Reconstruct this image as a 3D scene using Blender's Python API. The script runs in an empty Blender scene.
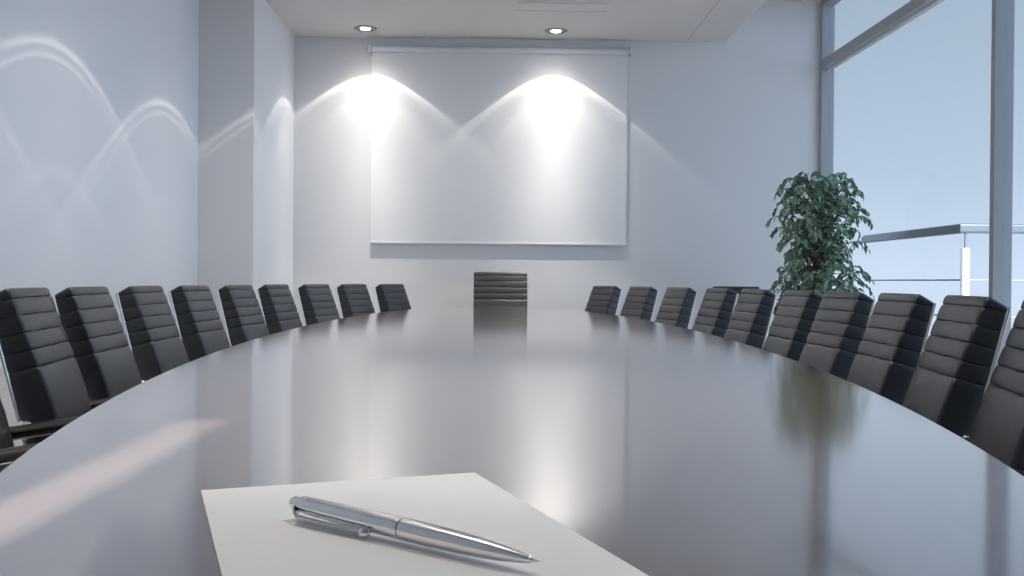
import bpy, bmesh, math, random
from math import sin, cos, pi, radians, sqrt
from mathutils import Vector, Matrix, Quaternion

random.seed(7)
sc = bpy.context.scene
col = sc.collection

# ------------------------------------------------------------------ helpers
def link(o, parent=None):
    col.objects.link(o)
    if parent is not None:
        o.parent = parent
    return o

def mesh_obj(name, bm, mat, parent=None, smooth=True, recalc=True):
    if recalc:
        bmesh.ops.recalc_face_normals(bm, faces=bm.faces[:])
    me = bpy.data.meshes.new(name)
    bm.to_mesh(me); bm.free()
    if smooth:
        for p in me.polygons: p.use_smooth = True
        me.set_sharp_from_angle(angle=radians(38))
    mats = mat if isinstance(mat, (list, tuple)) else [mat]
    for m in mats: me.materials.append(m)
    return link(bpy.data.objects.new(name, me), parent)

def tag(o, label=None, cat=None, group=None, kind=None):
    if label: o['label'] = label
    if cat: o['category'] = cat
    if group: o['group'] = group
    if kind: o['kind'] = kind
    return o

def empty(name, loc=(0, 0, 0), rz=0, parent=None):
    o = bpy.data.objects.new(name, None)
    o.empty_display_size = .1
    o.location = loc; o.rotation_euler = (0, 0, rz)
    return link(o, parent)

def copy_tree(o, parent=None):
    c = o.copy(); col.objects.link(c)
    if parent is not None: c.parent = parent
    for ch in list(o.children):
        copy_tree(ch, c)
    return c

def box(bm, x0, x1, y0, y1, z0, z1, bev=0):
    r = bmesh.ops.create_cube(bm, size=1)
    vs = r['verts']
    for v in vs:
        v.co = Vector(((x0+x1)/2 + v.co.x*(x1-x0), (y0+y1)/2 + v.co.y*(y1-y0), (z0+z1)/2 + v.co.z*(z1-z0)))
    if bev:
        es = list({e for v in vs for e in v.link_edges})
        bmesh.ops.bevel(bm, geom=es, offset=bev, segments=2, affect='EDGES', profile=.6)

def box_obj(name, b, mat, parent=None, bev=0, smooth=False):
    bm = bmesh.new(); box(bm, *b, bev=bev)
    return mesh_obj(name, bm, mat, parent, smooth=smooth)

def loft(bm, rings, cap0=True, cap1=True, closed=True):
    """rings: lists of points with the same count"""
    vr = [[bm.verts.new(p) for p in r] for r in rings]
    n = len(rings[0])
    for a, b in zip(vr, vr[1:]):
        for i in range(n if closed else n-1):
            j = (i+1) % n
            bm.faces.new((a[i], a[j], b[j], b[i]))
    if cap0: bm.faces.new(vr[0])
    if cap1: bm.faces.new(list(reversed(vr[-1])))
    return vr

def tube(bm, pts, rad, n=12, cap=True, scale=(1, 1), up=Vector((0, 0, 1))):
    pts = [Vector(p) for p in pts]
    rads = rad if isinstance(rad, (list, tuple)) else [rad]*len(pts)
    rings = []
    for i, p in enumerate(pts):
        t = (pts[min(i+1, len(pts)-1)] - pts[max(i-1, 0)]).normalized()
        ref = up if abs(t.dot(up)) < .98 else Vector((1, 0, 0))
        s = t.cross(ref).normalized(); u = s.cross(t)
        rings.append([p + s*cos(2*pi*k/n)*rads[i]*scale[0] + u*sin(2*pi*k/n)*rads[i]*scale[1] for k in range(n)])
    loft(bm, rings, cap, cap)

def lathe(bm, prof, n=32, origin=(0, 0, 0), axis=None):
    """prof: (radius, height) pairs turned about local z (or given axis)"""
    q = Quaternion() if axis is None else Vector((0, 0, 1)).rotation_difference(Vector(axis).normalized())
    o = Vector(origin)
    rings = [[o + q @ Vector((max(r, 1e-5)*cos(2*pi*k/n), max(r, 1e-5)*sin(2*pi*k/n), z)) for k in range(n)] for r, z in prof]
    loft(bm, rings, True, True)

def bez(p0, p1, p2, p3, n):
    out = []
    for i in range(n+1):
        t = i/n; s = 1-t
        out.append(Vector(p0)*s**3 + Vector(p1)*3*s*s*t + Vector(p2)*3*s*t*t + Vector(p3)*t**3)
    return out

# ------------------------------------------------------------------ materials
def mat(name, colr, rough=.5, metal=0, ior=1.5, spec=.5, bump=None, var=None, **kw):
    m = bpy.data.materials.new(name); m.use_nodes = True
    nt = m.node_tree; b = nt.nodes['Principled BSDF']
    b.inputs['Base Color'].default_value = (*colr, 1)
    b.inputs['Roughness'].default_value = rough
    b.inputs['Metallic'].default_value = metal
    b.inputs['IOR'].default_value = ior
    b.inputs['Specular IOR Level'].default_value = spec
    for k, v in kw.items():
        b.inputs[k.replace('_', ' ')].default_value = v
    tc = nt.nodes.new('ShaderNodeTexCoord')
    if bump:
        sca, stren, dist = bump
        n = nt.nodes.new('ShaderNodeTexNoise'); n.inputs['Scale'].default_value = sca; n.inputs['Detail'].default_value = 4
        nt.links.new(tc.outputs['Object'], n.inputs['Vector'])
        bp = nt.nodes.new('ShaderNodeBump'); bp.inputs['Strength'].default_value = stren; bp.inputs['Distance'].default_value = dist
        nt.links.new(n.outputs['Fac'], bp.inputs['Height']); nt.links.new(bp.outputs['Normal'], b.inputs['Normal'])
    if var:
        sca, col2 = var
        n = nt.nodes.new('ShaderNodeTexNoise'); n.inputs['Detail'].default_value = 5
        mp = nt.nodes.new('ShaderNodeMapping')
        mp.inputs['Scale'].default_value = sca if isinstance(sca, (list, tuple)) else (sca,)*3
        nt.links.new(tc.outputs['Object'], mp.inputs['Vector']); nt.links.new(mp.outputs['Vector'], n.inputs['Vector'])
        n.inputs['Scale'].default_value = 1
        mx = nt.nodes.new('ShaderNodeMix'); mx.data_type = 'RGBA'
        mx.inputs['A'].default_value = (*colr, 1); mx.inputs['B'].default_value = (*col2, 1)
        nt.links.new(n.outputs['Fac'], mx.inputs['Factor']); nt.links.new(mx.outputs['Result'], b.inputs['Base Color'])
    return m

M_wall = mat('white_plaster', (.72, .72, .725), .75, var=(1.7, (.74, .74, .74)), bump=(60, .06, .002))
M_ceil = mat('ceiling_paint', (.66, .64, .635), .85, bump=(80, .05, .001))
M_floor = mat('grey_carpet', (.44, .405, .385), .95, var=(40, (.38, .35, .33)), bump=(400, .4, .003))
M_ext = mat('exterior_concrete', (.30, .30, .30), .85, var=(3, (.26, .26, .26)))
M_leather = mat('black_leather', (.016, .018, .023), .40, spec=.65, bump=(420, .12, .0006))
M_shell = mat('satin_shell', (.80, .74, .68), .30, metal=1)
M_black = mat('black_plastic', (.012, .012, .013), .35)
M_chrome = mat('chrome', (.80, .80, .81), .12, metal=1)
M_alu = mat('window_aluminium', (.36, .375, .40), .45)
M_bead = mat('glazing_bead', (.62, .64, .66), .45)
M_screen = mat('screen_fabric', (.80, .80, .80), .8)
M_screenback = M_screen
M_roller = mat('roller_paint', (.74, .74, .78), .3)
M_paper = mat('paper', (.87, .85, .82), .85)
M_steel = mat('brushed_steel', (.84, .83, .81), .20, metal=1)
M_slot = mat('vent_slot', (.28, .28, .28), .6)
M_dark = mat('dark_joint', (.05, .05, .05), .6)
M_leaf = mat('ficus_leaf', (.06, .15, .08), .34, var=(26, (.24, .38, .24)), spec=.6)
M_bark = mat('bark', (.16, .11, .075), .9, bump=(60, .4, .004))
M_pot = mat('pot_glaze', (.10, .10, .105), .35)
M_soil = mat('soil', (.05, .035, .025), .95, bump=(80, .8, .01))
M_rail = mat('stainless_steel', (.22, .245, .275), .28, metal=1)
M_postm = mat('polished_steel', (.85, .85, .86), .18, metal=.85)
M_cable = mat('steel_cable', (.16, .17, .19), .4, metal=.6)

def wood():
    m = bpy.data.materials.new('dark_veneer'); m.use_nodes = True
    nt = m.node_tree; b = nt.nodes['Principled BSDF']; L = nt.links.new
    tc = nt.nodes.new('ShaderNodeTexCoord')
    mp = nt.nodes.new('ShaderNodeMapping'); mp.inputs['Scale'].default_value = (90, 2.2, 20)
    n = nt.nodes.new('ShaderNodeTexNoise'); n.inputs['Scale'].default_value = 1; n.inputs['Detail'].default_value = 6
    n.inputs['Roughness'].default_value = .62
    L(tc.outputs['Object'], mp.inputs['Vector']); L(mp.outputs['Vector'], n.inputs['Vector'])
    cr = nt.nodes.new('ShaderNodeValToRGB')
    cr.color_ramp.elements[0].position = .3; cr.color_ramp.elements[0].color = (.10, .066, .052, 1)
    cr.color_ramp.elements[1].position = .7; cr.color_ramp.elements[1].color = (.165, .112, .09, 1)
    L(n.outputs['Fac'], cr.inputs['Fac']); L(cr.outputs['Color'], b.inputs['Base Color'])
    mr = nt.nodes.new('ShaderNodeMapRange'); mr.inputs['To Min'].default_value = TABLE_R-.02; mr.inputs['To Max'].default_value = TABLE_R+.03
    L(n.outputs['Fac'], mr.inputs['Value']); L(mr.outputs['Result'], b.inputs['Roughness'])
    bp = nt.nodes.new('ShaderNodeBump'); bp.inputs['Strength'].default_value = .025; bp.inputs['Distance'].default_value = .001
    L(n.outputs['Fac'], bp.inputs['Height']); L(bp.outputs['Normal'], b.inputs['Normal'])
    b.inputs['IOR'].default_value = TABLE_IOR
    b.inputs['Coat Weight'].default_value = 1; b.inputs['Coat IOR'].default_value = 2.0; b.inputs['Coat Roughness'].default_value = TABLE_R
    return m
TABLE_R, TABLE_IOR = .095, 3.2
M_wood = wood()

def glass():
    m = bpy.data.materials.new('window_glass'); m.use_nodes = True
    nt = m.node_tree; nt.nodes.clear(); L = nt.links.new
    out = nt.nodes.new('ShaderNodeOutputMaterial')
    tr = nt.nodes.new('ShaderNodeBsdfTransparent'); tr.inputs['Color'].default_value = (.96, .975, .985, 1)
    gl = nt.nodes.new('ShaderNodeBsdfGlossy'); gl.inputs['Roughness'].default_value = .02
    lw = nt.nodes.new('ShaderNodeLayerWeight'); lw.inputs['Blend'].default_value = .5
    pw = nt.nodes.new('ShaderNodeMath'); pw.operation = 'POWER'; pw.inputs[1].default_value = 5
    L(lw.outputs['Facing'], pw.inputs[0])
    fr = nt.nodes.new('ShaderNodeMath'); fr.operation = 'MULTIPLY_ADD'; fr.inputs[1].default_value = .3; fr.inputs[2].default_value = .008
    L(pw.outputs[0], fr.inputs[0])
    mx = nt.nodes.new('ShaderNodeMixShader')
    L(fr.outputs[0], mx.inputs['Fac']); L(tr.outputs[0], mx.inputs[1]); L(gl.outputs[0], mx.inputs[2])
    L(mx.outputs[0], out.inputs['Surface'])
    return m
M_glass = glass()

def emit(name, c, s):
    m = bpy.data.materials.new(name); m.use_nodes = True
    b = m.node_tree.nodes['Principled BSDF']
    b.inputs['Base Color'].default_value = (.8, .8, .8, 1)
    b.inputs['Emission Color'].default_value = (*c, 1); b.inputs['Emission Strength'].default_value = s
    return m
M_trim = mat('nickel_trim', (.30, .30, .31), .3, metal=1)
M_lamp = emit('lamp_lens', (1, .98, .95), 6)

# ------------------------------------------------------------------ room
XL, XR, YB, YF = -2.144, 2.925, 9.30, -2.60
CZ, HZ = 3.09, 3.46                     # dropped ceiling, high ceiling
def S(name, b, m, **k):
    return tag(box_obj(name, b, m, **k), kind='structure')

S('floor', (XL-.2, XR+.13, YF-.2, YB+.2, -.12, 0), M_floor)
S('wall_back', (XL-.2, XR, YB, YB+.22, 0, HZ), M_wall)
S('wall_left', (XL-.2, XL, YF-.2, YB, 0, HZ), M_wall)
S('column', (XL, -1.74, 7.734, YB, 0, CZ), M_wall)
# rear wall behind the camera, with a slit added to shape the sun streak
GX0, GX1, GZ = -.432, -.368, 3.02
S('wall_front', (XL, GX0-.9, YF-.2, YF, 0, HZ), M_wall)
bm = bmesh.new(); box(bm, GX1, 8.0, YF-.2, YF, 0, HZ); box(bm, GX0-.9, GX1, YF-.2, YF, GZ, HZ)  # runs on past the room, added to keep sun off the railing
tag(mesh_obj('wall_front.001', bm, M_wall, smooth=False), kind='structure')
S('sun_slit_panel', (GX0-.9, GX0, YF-.06, YF-.01, .01, GZ), M_wall)  # unseen panel added to narrow the opening to a sun slit
S('ceiling', (XL, 1.722, YF, YB, CZ, CZ+.30), M_ceil)
S('ceiling.001', (1.727, 2.07, YF, YB, CZ, CZ+.30), M_ceil)
S('ceiling.002', (1.65, 1.80, YF, YB, CZ+.301, CZ+.33), M_dark)
S('ceiling.003', (XL-.2, XR+.13, YF-.2, YB+.22, HZ, HZ+.2), M_ceil)
S('baseboard_back', (-1.74, XR, YB-.014, YB, 0, .09), M_bead)
S('baseboard_left', (XL, XL+.014, YF, 7.734, 0, .09), M_bead)

# glazed wall on the window side: mullions, transom, panes
win = empty('window_1', (XR, 3, 0)); tag(win, kind='structure')
def wbox(name, b, m, **k):
    o = box_obj(name, b, m, **k); o.parent = win; o.matrix_parent_inverse = Matrix.Translation(-Vector(win.location)); return o
MY = [9.25, 6.045, 2.84, -.365]
TZ0, TZ1 = 2.855, 2.935
for y in MY:
    wbox('mullion', (XR, XR+.112, y, y+.05, 0, HZ), M_alu, bev=.002)
S('shade_wall_right', (XR, XR+.13, YF-.2, MY[-1], 0, HZ), M_wall)  # unseen solid stretch, added in place of glazing to dim the column
ends = MY
for a, b in zip(ends, ends[1:]):
    y0, y1 = b+.05, a
    wbox('transom', (XR+.004, XR+.106, y0, y1, TZ0, TZ1), M_alu)
    wbox('head_rail', (XR+.004, XR+.106, y0, y1, HZ-.05, HZ), M_alu)
    wbox('sill_rail', (XR+.004, XR+.106, y0, y1, 0, .06), M_alu)
    wbox('glazing_bead', (XR+.045, XR+.067, y0, y1, TZ0-.016, TZ0), M_bead)
    wbox('pane', (XR+.054, XR+.060, y0, y1, .06, TZ0-.016), M_glass)
    wbox('pane', (XR+.054, XR+.060, y0, y1, TZ1, HZ-.05), M_glass)

# balcony outside
S('balcony_floor', (XR+.13, 7.5, -1.0, 7.55, -.2, -.03), M_ext)
S('balcony_floor.001', (XR+.13, 3.55, 7.55, 9.6, -.2, -.03), M_ext)

# ------------------------------------------------------------------ railing
rail = empty('balcony_railing', (3.4, 7.42, -.03))
tag(rail, 'stainless steel balcony railing with flat handrail and cables, outside the glass wall', 'railing')
def rpart(name, bm, m, **k):
    o = mesh_obj(name, bm, m, rail, **k); o.matrix_parent_inverse = Matrix.Translation(-Vector(rail.location)); return o
bm = bmesh.new()
def rect_ring(p, d, w, h):
    d = Vector(d).normalized(); s = d.cross(Vector((0, 0, 1))).normalized(); r = .012
    pts = []
    for cx, cz, a0 in ((1, 1, 0), (-1, 1, 90), (-1, -1, 180), (1, -1, 270)):
        for k in range(4):
            a = radians(a0+30*k)
            pts.append(Vector(p) + s*(cx*(w/2-r)+r*cos(a)) + Vector((0, 0, cz*(h/2-r)+r*sin(a))))
    return pts
RZ = 1.352
loft(bm, [rect_ring((3.37, 9.35, RZ), (0, -1, 0), .06, .066), rect_ring((3.37, 7.42, RZ), (.7, -.7, 0), .0849, .066),
          rect_ring((7.2, 7.42, RZ), (1, 0, 0), .06, .066)])
h = rpart('handrail', bm, M_rail, smooth=False)
for px, py in ((3.39, 7.42), (5.2, 7.42), (7.0, 7.42)):
    bm = bmesh.new(); lathe(bm, [(.0, -.03), (.06, -.03), (.06, -.02), (.031, -.018), (.031, 1.205), (.027, 1.212), (0, 1.212)], 24, (px, py, 0))
    po = rpart('post', bm, M_postm)
    bm = bmesh.new(); lathe(bm, [(0, 1.20), (.007, 1.20), (.007, RZ-.03), (0, RZ-.03)], 12, (px, py, 0))
    pn = mesh_obj('pin', bm, M_rail, po)
for z in (.984, .72, .46, .2):
    bm = bmesh.new()
    tube(bm, [(3.37, 9.35, z), (3.37, 7.42, z), (7.2, 7.42, z)], .0055, 8)
    rpart('cable', bm, M_cable)

# ------------------------------------------------------------------ conference table
TA, TB, TYC, TZ = .83, 4.20, 4.30, .75
tbl = empty('conference_table', (.03, TYC, 0))
tag(tbl, 'long oval dark brown polished wood conference table in the middle of the room', 'table')
bm = bmesh.new(); N = 256
def ell(off, z):
    out = []
    for k in range(N):
        t = 2*pi*k/N
        nx, ny = cos(t)/TA, sin(t)/TB; l = sqrt(nx*nx+ny*ny)
        out.append((TA*cos(t)+off*nx/l, TB*sin(t)+off*ny/l, z))
    return out
loft(bm, [ell(-.03, TZ-.042), ell(-.004, TZ-.040), ell(0, TZ-.036), ell(0, TZ-.004), ell(-.0012, TZ-.0012), ell(-.004, TZ)])
top = mesh_obj('tabletop', bm, M_wood, tbl, smooth=False)
for py in (-2.2, 0, 2.2):
    bm = bmesh.new(); box(bm, -.14, .14, py-.32, py+.32, .05, TZ-.041, bev=.02)
    box(bm, -.2, .2, py-.38, py+.38, 0, .05, bev=.008)
    mesh_obj('pedestal', bm, M_wood, tbl, smooth=False)

# ------------------------------------------------------------------ chairs
LEAN = radians(14); W = .40
ZT, YT = .912, -.338                        # rear top edge of the back
def back_point(x, d, s):                    # lateral, depth from the rear plane, distance down from the top
    return Vector((x, YT + d*cos(LEAN) + s*sin(LEAN), ZT + d*sin(LEAN) - s*cos(LEAN)))
def thick(s):
    return .054 + .036*min(1, s/.32)**.85
def rrect(hw, d0, d1, r=.009, n=5, side=6):
    """counter-clockwise outline in (lateral, depth) with finely divided sides"""
    pts = []
    def arc(cx, cy, a0):
        for k in range(n+1):
            a = radians(a0 + 90*k/n); pts.append((cx+r*cos(a), cy+r*sin(a)))
    def seg(p, q, m):
        for k in range(1, m): pts.append((p[0]+(q[0]-p[0])*k/m, p[1]+(q[1]-p[1])*k/m))
    rr = .004
    arc(hw-r, d1-r, 0); seg((hw-r, d1), (-hw+r, d1), side)
    arc(-hw+r, d1-r, 90); seg((-hw, d1-r), (-hw, d0+r), 4)
    for k in range(3): a = radians(180+45*k); pts.append((-hw+rr+rr*cos(a), d0+rr+rr*sin(a)))
    seg((-hw+rr, d0), (hw-rr, d0), 4)
    for k in range(3): a = radians(270+45*k); pts.append((hw-rr+rr*cos(a), d0+rr+rr*sin(a)))
    seg((hw, d0+r), (hw, d1-r), 4)
    return pts
GROOVES = [.0325 + .0480*k for k in range(5)]
SB = .485
def make_back():
    bm = bmesh.new(); rings = []
    knots = [0] + GROOVES + [SB]
    for i, (a, b) in enumerate(zip(knots, knots[1:])):
        last = i == len(knots)-2
        ts = [0, .025, .07, .16, .32, .5, .68, .84, .93, .975] if not last else [0, .012, .035, .08, .2, .4, .6, .8, .95, 1]
        for t in ts:
            s = a + (b-a)*t
            if i == 0:
                e = max(0, 1 - t/.45); ins = .012*(1-sqrt(max(0, 1-e*e)))
                if t > .5: ins += .0058*(1-min(1, (4*t*(1-t)))**.22)
            elif last:
                ins = .0058*(1-min(1, t/.07)**.35)
                if t > .9: ins += .006*(t-.9)/.1
            else:
                ins = .0058*(1-(4*t*(1-t))**.22)
            T = thick(s)
            out = []
            for x, d in rrect(W/2-ins*.75, 0, T-ins):
                bulge = .006*(1-(x/(W/2))**2) if d > T*.5 else 0
                wr = .0011*sin(x*31+i*2.1) if d > T*.6 and (0 < i) else 0
                slope = .017*max(0, 1-d/T)*max(0, 1-s/GROOVES[0])      # the top slants down to the rear
                out.append(back_point(x, d+bulge*.6, s+slope+wr*(1 if t < .1 or t > .9 else .4)))
            rings.append(out)
    loft(bm, rings)
    return bm
def make_shell():
    bm = bmesh.new(); rings = []
    for s in [.019, .04, .1, .2, .3, .4, .47, .5]:
        hw = W/2 + .001
        dd = -.004*sin(pi*s/.5)
        pts = [(-hw, -.007), (-hw+.003, -.010), (hw-.003, -.010), (hw, -.007), (hw, -.003), (hw-.003, -.0005), (-hw+.003, -.0005), (-hw, -.003)]
        rings.append([back_point(x, d, s) for x, d in pts])
    loft(bm, rings)
    return bm
def make_seat():
    bm = bmesh.new(); rings = []
    prof = [(.385, .0), (.388, .012), (.400, .024), (.44, .026), (.455, .022), (.463, .012), (.465, .004)]
    ys = [-.185, -.17, -.1, 0, .1, .18, .225, .245]
    for y in ys:
        drop = .03*max(0, (y-.12)/.125)**2
        hw = .20 if abs(y-.03) < .19 else .193
        ring = []
        for k in range(28):
            a = 2*pi*k/28; ca, sa = cos(a), sin(a)
            x = hw*math.copysign(abs(ca)**.35, ca); z = .425 - drop + (.040 - (.010 if y > .22 or y < -.18 else 0))*math.copysign(abs(sa)**.5, sa)
            ring.append((x, y, z))
        rings.append(ring)
    loft(bm, rings)
    return bm
def make_chair(name='conference_chair'):
    root = empty(name)
    mesh_obj('seat', make_seat(), M_leather, root)
    mesh_obj('backrest', make_back(), M_leather, root)
    mesh_obj('back_shell', make_shell(), M_shell, root, smooth=False)
    for sx in (-1, 1):
        x = sx*.222
        bm = bmesh.new()                       # flat loop of the arm frame
        pts = bez((x, -.235, .538), (x, -.13, .544), (x, .01, .574), (x, .13, .584), 12) + \
              bez((x, .13, .584), (x, .19, .586), (x, .185, .53), (x, .14, .47), 10)[1:] + [Vector((x, .11, .42)), Vector((x*.95, .07, .40))]
        tube(bm, pts, .010, 10, scale=(1.3, .7))
        arm = mesh_obj('armrest', bm, M_chrome, root)
        bm = bmesh.new()
        pp = bez((x, -.212, .557), (x, -.11, .560), (x, .01, .590), (x, .15, .600), 14)
        tube(bm, pp, [.010, .016]+[.019]*11+[.016, .010], 14, scale=(1.25, .75))
        mesh_obj('arm_pad', bm, M_black, arm)
        bm = bmesh.new()
        lathe(bm, [(0, -.014), (.020, -.014), (.026, -.006), (.026, .006), (.020, .015), (.010, .020), (0, .021)], 20, (x, -.235, .548), (sx, 0, 0))
        mesh_obj('knob', bm, M_chrome, arm)
    bm = bmesh.new(); lathe(bm, [(0, .06), (.03, .06), (.03, .10), (.024, .11), (.024, .30), (.015, .305), (.015, .37), (.09, .375), (.09, .39), (0, .39)], 20)
    mesh_obj('gas_column', bm, M_chrome, root)
    for k in range(5):
        a = 2*pi*k/5 + pi/2
        d = Vector((cos(a), sin(a), 0))
        bm = bmesh.new(); tube(bm, [d*.02+Vector((0, 0, .10)), d*.12+Vector((0, 0, .092)), d*.20+Vector((0, 0, .075))], [.022, .019, .013], 10, scale=(1, .7))
        leg = mesh_obj('leg', bm, M_chrome, root)
        bm = bmesh.new(); t = Vector((-d.y, d.x, 0)); p = d*.20+Vector((0, 0, .028))
        lathe(bm, [(0, -.02), (.024, -.02), (.028, -.015), (.028, -.004), (.02, -.003), (.02, .003), (.028, .004), (.028, .015), (.024, .02), (0, .02)], 18, p, t)
        tube(bm, [p+Vector((0, 0, .01)), p+Vector((0, 0, .05))], .006, 8)
        mesh_obj('caster', bm, M_black, leg)
    return root

WALL = [(-1.0, 2.48, 11.0), (-1.023, 3.043, 8.8), (-1.05, 3.548, 4.2), (-1.064, 4.165, 1.4), (-1.058, 4.804, -1.5), (-1.026, 5.508, -4.7),
        (-.97, 6.177, -7.1), (-.869, 6.916, -13.7), (-.718, 7.606, -17.5), (-.503, 8.178, -21.0)]
WIND = [(.965, 2.37, 167.0), (1.011, 2.873, 170.5), (1.044, 3.411, 175.4), (1.061, 3.985, -179.9), (1.062, 4.565, 179.8), (1.041, 5.237, -177.2),
        (.999, 5.867, -175.1), (.916, 6.609, -170.0), (.787, 7.33, -166.3), (.608, 7.945, -161.0)]
ORD = ['second', 'third', 'fourth', 'fifth', 'sixth', 'seventh', 'eighth', 'ninth', 'tenth']
GRP = 'ribbed leather chairs around the conference table'
proto = make_chair()
first = True
def place(x, y, deg, label, scale=1, group=GRP):
    global first
    o = proto if first else copy_tree(proto)
    first = False
    o.location = (x, y, 0); o.rotation_euler = (0, 0, radians(deg-90)); o.scale = (scale,)*3
    tag(o, label, 'chair', group)
    return o
place(*WALL[0], "black ribbed leather chair on the white wall side, nearest the camera, mostly cut off")
for i, p in enumerate(WALL[1:]):
    lab = "black ribbed leather chair on the white wall side, %s from the near end" % ORD[i]
    if i == 8: lab = "black ribbed leather chair on the white wall side, closest to the projection screen"
    place(*p, lab)
place(*WIND[0], "black ribbed leather chair on the window side, nearest the camera, partly cut off")
for i, p in enumerate(WIND[1:]):
    lab = "black ribbed leather chair on the window side, %s from the near end" % ORD[i]
    if i == 8: lab = "black ribbed leather chair on the window side, closest to the projection screen"
    place(*p, lab)
hc = place(.09, 8.65, -90, "larger black ribbed leather chair at the head of the table below the projection screen", 1.145)
hc.scale = (1.145, 1.145, 1.115)
place(2.10, 8.62, -90, "dark chair standing by the back wall beside the plant, behind the window side row", 1.0, None)

# ------------------------------------------------------------------ projection screen
scr = empty('hanging_projection_screen', (.08, 9.27, 3.0))
tag(scr, 'white pull-down projection screen hanging on the back wall below two downlights', 'projection screen')
def spart(name, bm, m, **k):
    o = mesh_obj(name, bm, m, scr, **k); o.matrix_parent_inverse = Matrix.Translation(-Vector(scr.location)); return o
X0, X1, YS = -1.068, 1.222, 9.283
bm = bmesh.new(); lathe(bm, [(0, 0), (.026, 0), (.028, .002), (.028, X1-X0-.022), (.026, X1-X0-.02), (0, X1-X0-.02)], 24, (X0+.012, 9.266, 2.985), (1, 0, 0))
spart('roller', bm, M_roller)
bm = bmesh.new()
box(bm, X0+.012, X1-.018, YS-.0015, YS+.0015, 1.292, 2.99)
spart('screen_sheet', bm, M_screen, smooth=False)
bm = bmesh.new(); box(bm, X0+.008, X1-.014, YS-.008, YS+.008, 1.272, 1.294, bev=.004)
spart('bottom_bar', bm, M_roller, smooth=False)
for x in (X0-.012, X1-.008):
    bm = bmesh.new(); box(bm, x, x+.02, 9.228, YB-.001, 2.952, 3.018, bev=.006)
    spart('bracket', bm, M_roller, smooth=False)

# ------------------------------------------------------------------ downlights
IES_V = [0, 6, 10, 13, 16, 20, 25, 29, 32, 33.2, 33.9, 34.6, 36.5, 40, 44, 45.5, 46.1, 46.7, 47.3, 47.9, 48.4, 49.2, 50.2, 52, 55, 60, 68, 78, 90]
IES_C = [430, 420, 375, 300, 235, 148, 98, 75, 65, 63, 82, 59, 49, 39, 35, 34, 64, 34, 35, 72, 46, 18, 11, 8, 5, 2.4, 1, .3, 0]
txt = bpy.data.texts.new('downlight_profile')
txt.write("IESNA:LM-63-1995\nTILT=NONE\n1 1000 1 %d 1 1 2 0 0 0\n1 1 10\n%s\n0\n%s\n" % (len(IES_V), ' '.join(map(str, IES_V)), ' '.join(map(str, IES_C))))
LAMP_W = 9.0
ld = bpy.data.lights.new('downlight_lamp', 'POINT')
ld.energy = LAMP_W; ld.shadow_soft_size = .006; ld.color = (1, .945, .875)
ld.use_nodes = True
nt = ld.node_tree
em = next(n for n in nt.nodes if n.type == 'EMISSION')
ies = nt.nodes.new('ShaderNodeTexIES'); ies.mode = 'INTERNAL'; ies.ies = txt; ies.inputs['Strength'].default_value = 1.0
nt.links.new(ies.outputs['Fac'], em.inputs['Strength'])
def downlight(x, y, label):
    root = empty('ceiling_downlight', (x, y, CZ))
    tag(root, label, 'downlight', 'recessed ceiling downlights')
    bm = bmesh.new()
    lathe(bm, [(.040, -.001), (.094, -.001), (.096, -.004), (.093, -.009), (.082, -.013), (.060, -.007), (.046, -.003), (.040, -.003)], 40)
    mesh_obj('trim_ring', bm, M_trim, root)
    bm = bmesh.new(); lathe(bm, [(0, -.002), (.044, -.002), (.043, -.010), (.03, -.014), (0, -.015)], 32)
    mesh_obj('lens', bm, M_lamp, root)
    lo = bpy.data.objects.new('lamp', ld); link(lo, root); lo.location = (0, 0, -.03)
    return root
LY = [8.947, 7.0, 5.24, 3.48, 1.72]
for j, y in enumerate(LY):
    for k, x in enumerate((-1.075, .546)):
        if j == 0:
            lab = ("small recessed chrome ceiling downlight above the corner of the screen nearest the column",
                   "small recessed chrome ceiling downlight above the middle of the screen, nearer the window")[k]
        else:
            lab = "recessed chrome ceiling downlight, %s row from the screen, %s" % (ORD[j-1], ('wall side', 'window side')[k])
        downlight(x, y, lab)

# ceiling slot vent
vent = empty('ceiling_vent', (.545, 8.17, CZ))
tag(vent, 'flat rectangular ceiling vent with two thin slots above the screen', 'vent')
bm = bmesh.new(); box(bm, -.36, .36, -.145, .145, -.004, -.0005, bev=.0015); mesh_obj('cover', bm, M_ceil, vent, smooth=False)
for y in (-.115, .115):
    bm = bmesh.new(); box(bm, -.35, .35, y-.004, y+.004, -.0050, -.0035); mesh_obj('slot', bm, M_slot, vent, smooth=False)

# ------------------------------------------------------------------ paper and pen
pp = [(-.2700, .990), (-.0145, 1.087), (.1185, .678), (-.138, .582)]
bm = bmesh.new(); loft(bm, [[(x, y, TZ+.0006) for x, y in pp], [(x, y, TZ+.0014) for x, y in pp]])
tag(mesh_obj('paper_sheet', bm, M_paper, smooth=False), 'blank white sheet of paper lying on the near end of the table', 'paper')

R = .0086
tip = Vector((.0353, .7067, TZ+.0014+.0092)); end = Vector((-.1612, .8740, TZ+.0014+.0132))
ax = (tip-end); Lp = ax.length; ax.normalize()
pen = empty('ballpoint_pen', end)
tag(pen, 'silver metal ballpoint pen with clip lying on the white paper', 'pen')
side = ax.cross(Vector((0, 0, 1))).normalized()          # points away from or to the camera
if side.y > 0: side = -side
upv = Vector((0, 0, 1))
def ppart(name, prof, m):
    bm = bmesh.new(); lathe(bm, prof, 40, (0, 0, 0), ax); return mesh_obj(name, bm, m, pen)
u = Lp
ppart('push_button', [(0, -.001), (.0050, -.0006), (.0056, .001), (.0056, .013), (0, .013)], M_steel)
ppart('upper_barrel', [(0, .010), (.0064, .010), (.0070, .0112), (.0074, .02), (.0079, .045), (.0083, .075), (R, u*.495-.004), (R, u*.495-.0006), (R-.0003, u*.495), (0, u*.495)], M_steel)
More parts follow.
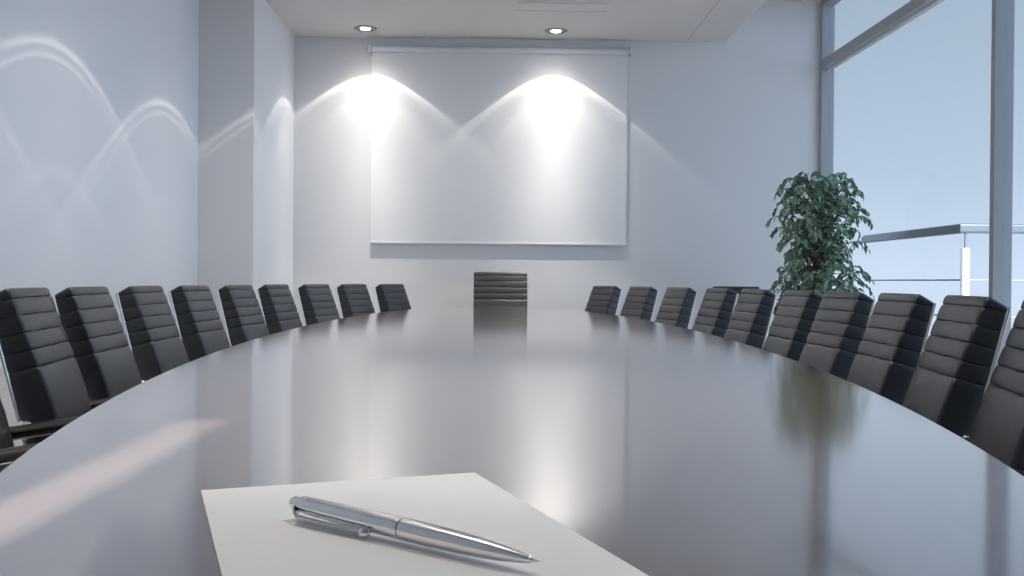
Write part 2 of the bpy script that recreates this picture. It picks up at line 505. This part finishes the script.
ppart('centre_ring', [(0, u*.495-.0005), (R-.0009, u*.495-.0005), (R-.0009, u*.495+.0012), (0, u*.495+.0012)], M_black)
ppart('lower_barrel', [(0, u*.495+.0007), (R-.0003, u*.495+.0007), (R, u*.495+.0013), (R, u*.50), (R, u*.58), (R-.0003, u*.66), (R-.0009, u*.75), (R-.0019, u*.83), (R-.0034, u*.90), (R-.0050, u*.948), (.0030, u*.966), (.0023, u*.968), (0, u*.968)], M_steel)
ppart('tip_cone', [(0, u*.961), (.0021, u*.961), (.0013, u*.978), (.0010, u*.985), (.0005, u), (0, u)], M_steel)
bm = bmesh.new()                                          # clip on the camera side, low
cd = (side*.82 - upv*.57).normalized(); ct = ax.cross(cd).normalized()
prof = [(.008, .0060), (.013, .0110), (.019, .0142), (.050, .0142), (.078, .0136), (.091, .0122), (.096, .0104)]
rings = []
for a, d in prof:
    w, t = .0036, .0012
    c = ax*a + cd*d
    rings.append([c+ct*w+cd*t, c+cd*t*1.4, c-ct*w+cd*t, c-ct*w-cd*t, c+ct*w-cd*t])
loft(bm, rings)
clip = mesh_obj('clip', bm, M_chrome, pen, smooth=False)
bm = bmesh.new(); r = bmesh.ops.create_uvsphere(bm, u_segments=16, v_segments=10, radius=.0046)
for v in bm.verts: v.co = v.co + ax*.096 + cd*.0118
mesh_obj('clip_ball', bm, M_chrome, clip)

# ------------------------------------------------------------------ weeping fig
PX, PY = 2.47, 7.85
pl = empty('potted_weeping_fig', (PX, PY, 0))
tag(pl, 'leafy green weeping fig plant in a dark pot in the window corner', 'plant')
bm = bmesh.new(); lathe(bm, [(0, 0), (.14, 0), (.15, .01), (.19, .34), (.195, .36), (.18, .36), (.176, .33), (0, .33)], 40); mesh_obj('pot', bm, M_pot, pl)
bm = bmesh.new(); lathe(bm, [(0, .325), (.174, .325), (.15, .338), (0, .342)], 32); mesh_obj('soil', bm, M_soil, pl)
bm = bmesh.new(); stems = []
for k, (dx, dy) in enumerate(((0, 0), (.025, .015), (-.022, .018))):
    pts = [Vector((dx, dy, .33))]
    for i in range(1, 15):
        z = .33 + i*.088
        pts.append(Vector((dx+.03*sin(z*5+k*2.1), dy+.03*cos(z*4.3+k*1.7), z)))
    stems.append(pts); tube(bm, pts, [.014-.0008*i for i in range(15)], 8)
leaves = bmesh.new()
def leaf(p, d, n, L, w):
    d = d.normalized(); s = d.cross(n)
    if s.length < .05: s = d.cross(Vector((1, .3, .2)))
    s.normalize(); n = s.cross(d)
    cr = .22
    mids = [p + d*L*t - n*L*.18*t*t for t in (0, .3, .62, 1)]
    ws = [.0, w*.5, w*.42, 0]
    a = leaves.verts.new(mids[0]); b = leaves.verts.new(mids[3])
    m1 = leaves.verts.new(mids[1]); m2 = leaves.verts.new(mids[2])
    for sg in (1, -1):
        e1 = leaves.verts.new(mids[1]+s*sg*ws[1]+n*ws[1]*cr*2); e2 = leaves.verts.new(mids[2]+s*sg*ws[2]+n*ws[2]*cr*2)
        if sg > 0:
            leaves.faces.new((a, m1, e1)); leaves.faces.new((m1, m2, e2, e1)); leaves.faces.new((m2, b, e2))
        else:
            leaves.faces.new((a, e1, m1)); leaves.faces.new((m1, e1, e2, m2)); leaves.faces.new((m2, e2, b))
rnd = random.Random(21)
def radius_at(z):
    pts = [(.62, .34), (.80, .41), (.98, .40), (1.12, .35), (1.28, .32), (1.45, .36), (1.62, .37), (1.74, .32), (1.86, .16)]
    for (a, ra), (b, rb) in zip(pts, pts[1:]):
        if z <= b: return ra + (rb-ra)*max(0, (z-a))/(b-a)
    return .1
NT = 235
for k in range(NT):
    z = .66 + 1.18*((k+rnd.random())/NT)
    ang = k*2.39996 + rnd.uniform(-.5, .5)
    rr = radius_at(min(z, 1.84))*rnd.uniform(.62, 1.06)
    o = Vector((cos(ang), sin(ang), 0))
    st = stems[k % 3]; zs = max(.5, z-.16-.25*rnd.random()); base = min(st, key=lambda q: abs(q.z-zs))
    endp = Vector((o.x*rr, o.y*rr, z-.05-.10*rnd.random()))
    mid1 = base + o*rr*.35 + Vector((0, 0, .13)); mid2 = o*rr*.8 + Vector((0, 0, z+.05))
    pts = bez(base, mid1, mid2, endp, 10)
    tube(bm, pts, [.0045-.0003*i for i in range(11)], 5)
    nl = rnd.randint(10, 14)
    for i in range(nl):
        t = .30 + .70*i/(nl-1); f = t*10; j = min(9, int(f)); p = pts[j].lerp(pts[j+1], f-j)
        tn = (pts[j+1]-pts[j]).normalized()
        sd = tn.cross(Vector((0, 0, 1))).normalized()*(1 if i % 2 else -1)
        d = tn*.55 + sd*rnd.uniform(.3, 1.0) + Vector((0, 0, -rnd.uniform(.1, .9))) + Vector((rnd.uniform(-.3, .3), rnd.uniform(-.3, .3), rnd.uniform(-.2, .2)))
        n = Vector((rnd.uniform(-.9, .9), rnd.uniform(-.9, .9), 1)) + o*.6
        leaf(p, d, n, rnd.uniform(.046, .074), rnd.uniform(.025, .037))
mesh_obj('stem', bm, M_bark, pl)
lv = mesh_obj('foliage', leaves, M_leaf, pl, recalc=False)

# ------------------------------------------------------------------ daylight
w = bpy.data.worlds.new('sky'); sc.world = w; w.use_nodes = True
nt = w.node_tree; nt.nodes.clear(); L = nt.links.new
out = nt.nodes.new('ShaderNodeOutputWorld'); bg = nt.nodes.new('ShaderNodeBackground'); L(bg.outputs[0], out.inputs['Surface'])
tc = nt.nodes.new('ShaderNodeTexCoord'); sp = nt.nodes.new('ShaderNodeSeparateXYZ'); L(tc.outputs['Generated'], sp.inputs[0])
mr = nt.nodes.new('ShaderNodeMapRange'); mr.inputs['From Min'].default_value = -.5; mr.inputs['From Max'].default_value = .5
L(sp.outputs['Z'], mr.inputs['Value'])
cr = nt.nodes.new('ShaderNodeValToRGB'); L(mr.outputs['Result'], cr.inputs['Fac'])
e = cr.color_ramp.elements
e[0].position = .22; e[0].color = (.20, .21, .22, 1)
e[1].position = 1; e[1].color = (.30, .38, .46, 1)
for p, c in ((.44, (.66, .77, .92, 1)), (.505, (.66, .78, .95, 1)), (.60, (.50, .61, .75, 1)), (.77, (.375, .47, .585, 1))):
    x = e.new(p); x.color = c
# brighter, bluer sky out of view, added to light the room
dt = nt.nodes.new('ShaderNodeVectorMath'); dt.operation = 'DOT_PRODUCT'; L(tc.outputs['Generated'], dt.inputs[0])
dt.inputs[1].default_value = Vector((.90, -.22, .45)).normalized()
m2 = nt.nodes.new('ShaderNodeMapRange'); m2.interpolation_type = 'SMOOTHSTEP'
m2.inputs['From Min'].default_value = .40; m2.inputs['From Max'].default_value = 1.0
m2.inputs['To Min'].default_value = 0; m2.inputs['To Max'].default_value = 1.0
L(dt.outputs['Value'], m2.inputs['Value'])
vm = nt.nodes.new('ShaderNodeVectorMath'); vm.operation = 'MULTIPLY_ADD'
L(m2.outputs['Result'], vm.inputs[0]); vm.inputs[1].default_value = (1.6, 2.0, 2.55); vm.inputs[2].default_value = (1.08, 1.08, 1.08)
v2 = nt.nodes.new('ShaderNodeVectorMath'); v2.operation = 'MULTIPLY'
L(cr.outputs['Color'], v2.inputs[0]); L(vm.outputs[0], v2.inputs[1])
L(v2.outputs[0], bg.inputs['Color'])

sd = bpy.data.lights.new('sun', 'SUN'); sd.energy = 36; sd.angle = radians(.5); sd.color = (.93, .97, 1)
so = link(bpy.data.objects.new('sun', sd))
# grazes along the room from behind, through the slit added in the rear wall
el = math.atan2(GZ-TZ, 1.494-YF+.2)
so.rotation_euler = Vector((0, cos(el), -sin(el))).to_track_quat('-Z', 'Y').to_euler()

# ------------------------------------------------------------------ camera
cam = bpy.data.cameras.new('camera'); cam.sensor_width = 36; cam.lens = 1049/1024*36; cam.clip_start = .02
co = link(bpy.data.objects.new('camera', cam))
rho, psi, pit = .008, radians(1.205), radians(.372)
fw = Vector((sin(psi)*cos(pit), cos(psi)*cos(pit), -sin(pit)))
rt = Vector((cos(psi), -sin(psi), 0)); up = rt.cross(fw)
Rv = rt*cos(rho) + up*sin(rho); Uv = up*cos(rho) - rt*sin(rho)
mw = Matrix((Rv, Uv, -fw)).transposed().to_4x4(); mw.translation = Vector((0, 0, .95))
co.matrix_world = mw
sc.camera = co

sc.view_settings.view_transform = 'Standard'
sc.view_settings.look = 'None'
sc.view_settings.exposure = 0.0
sc.view_settings.gamma = 1.0
sc.view_settings.use_curve_mapping = False
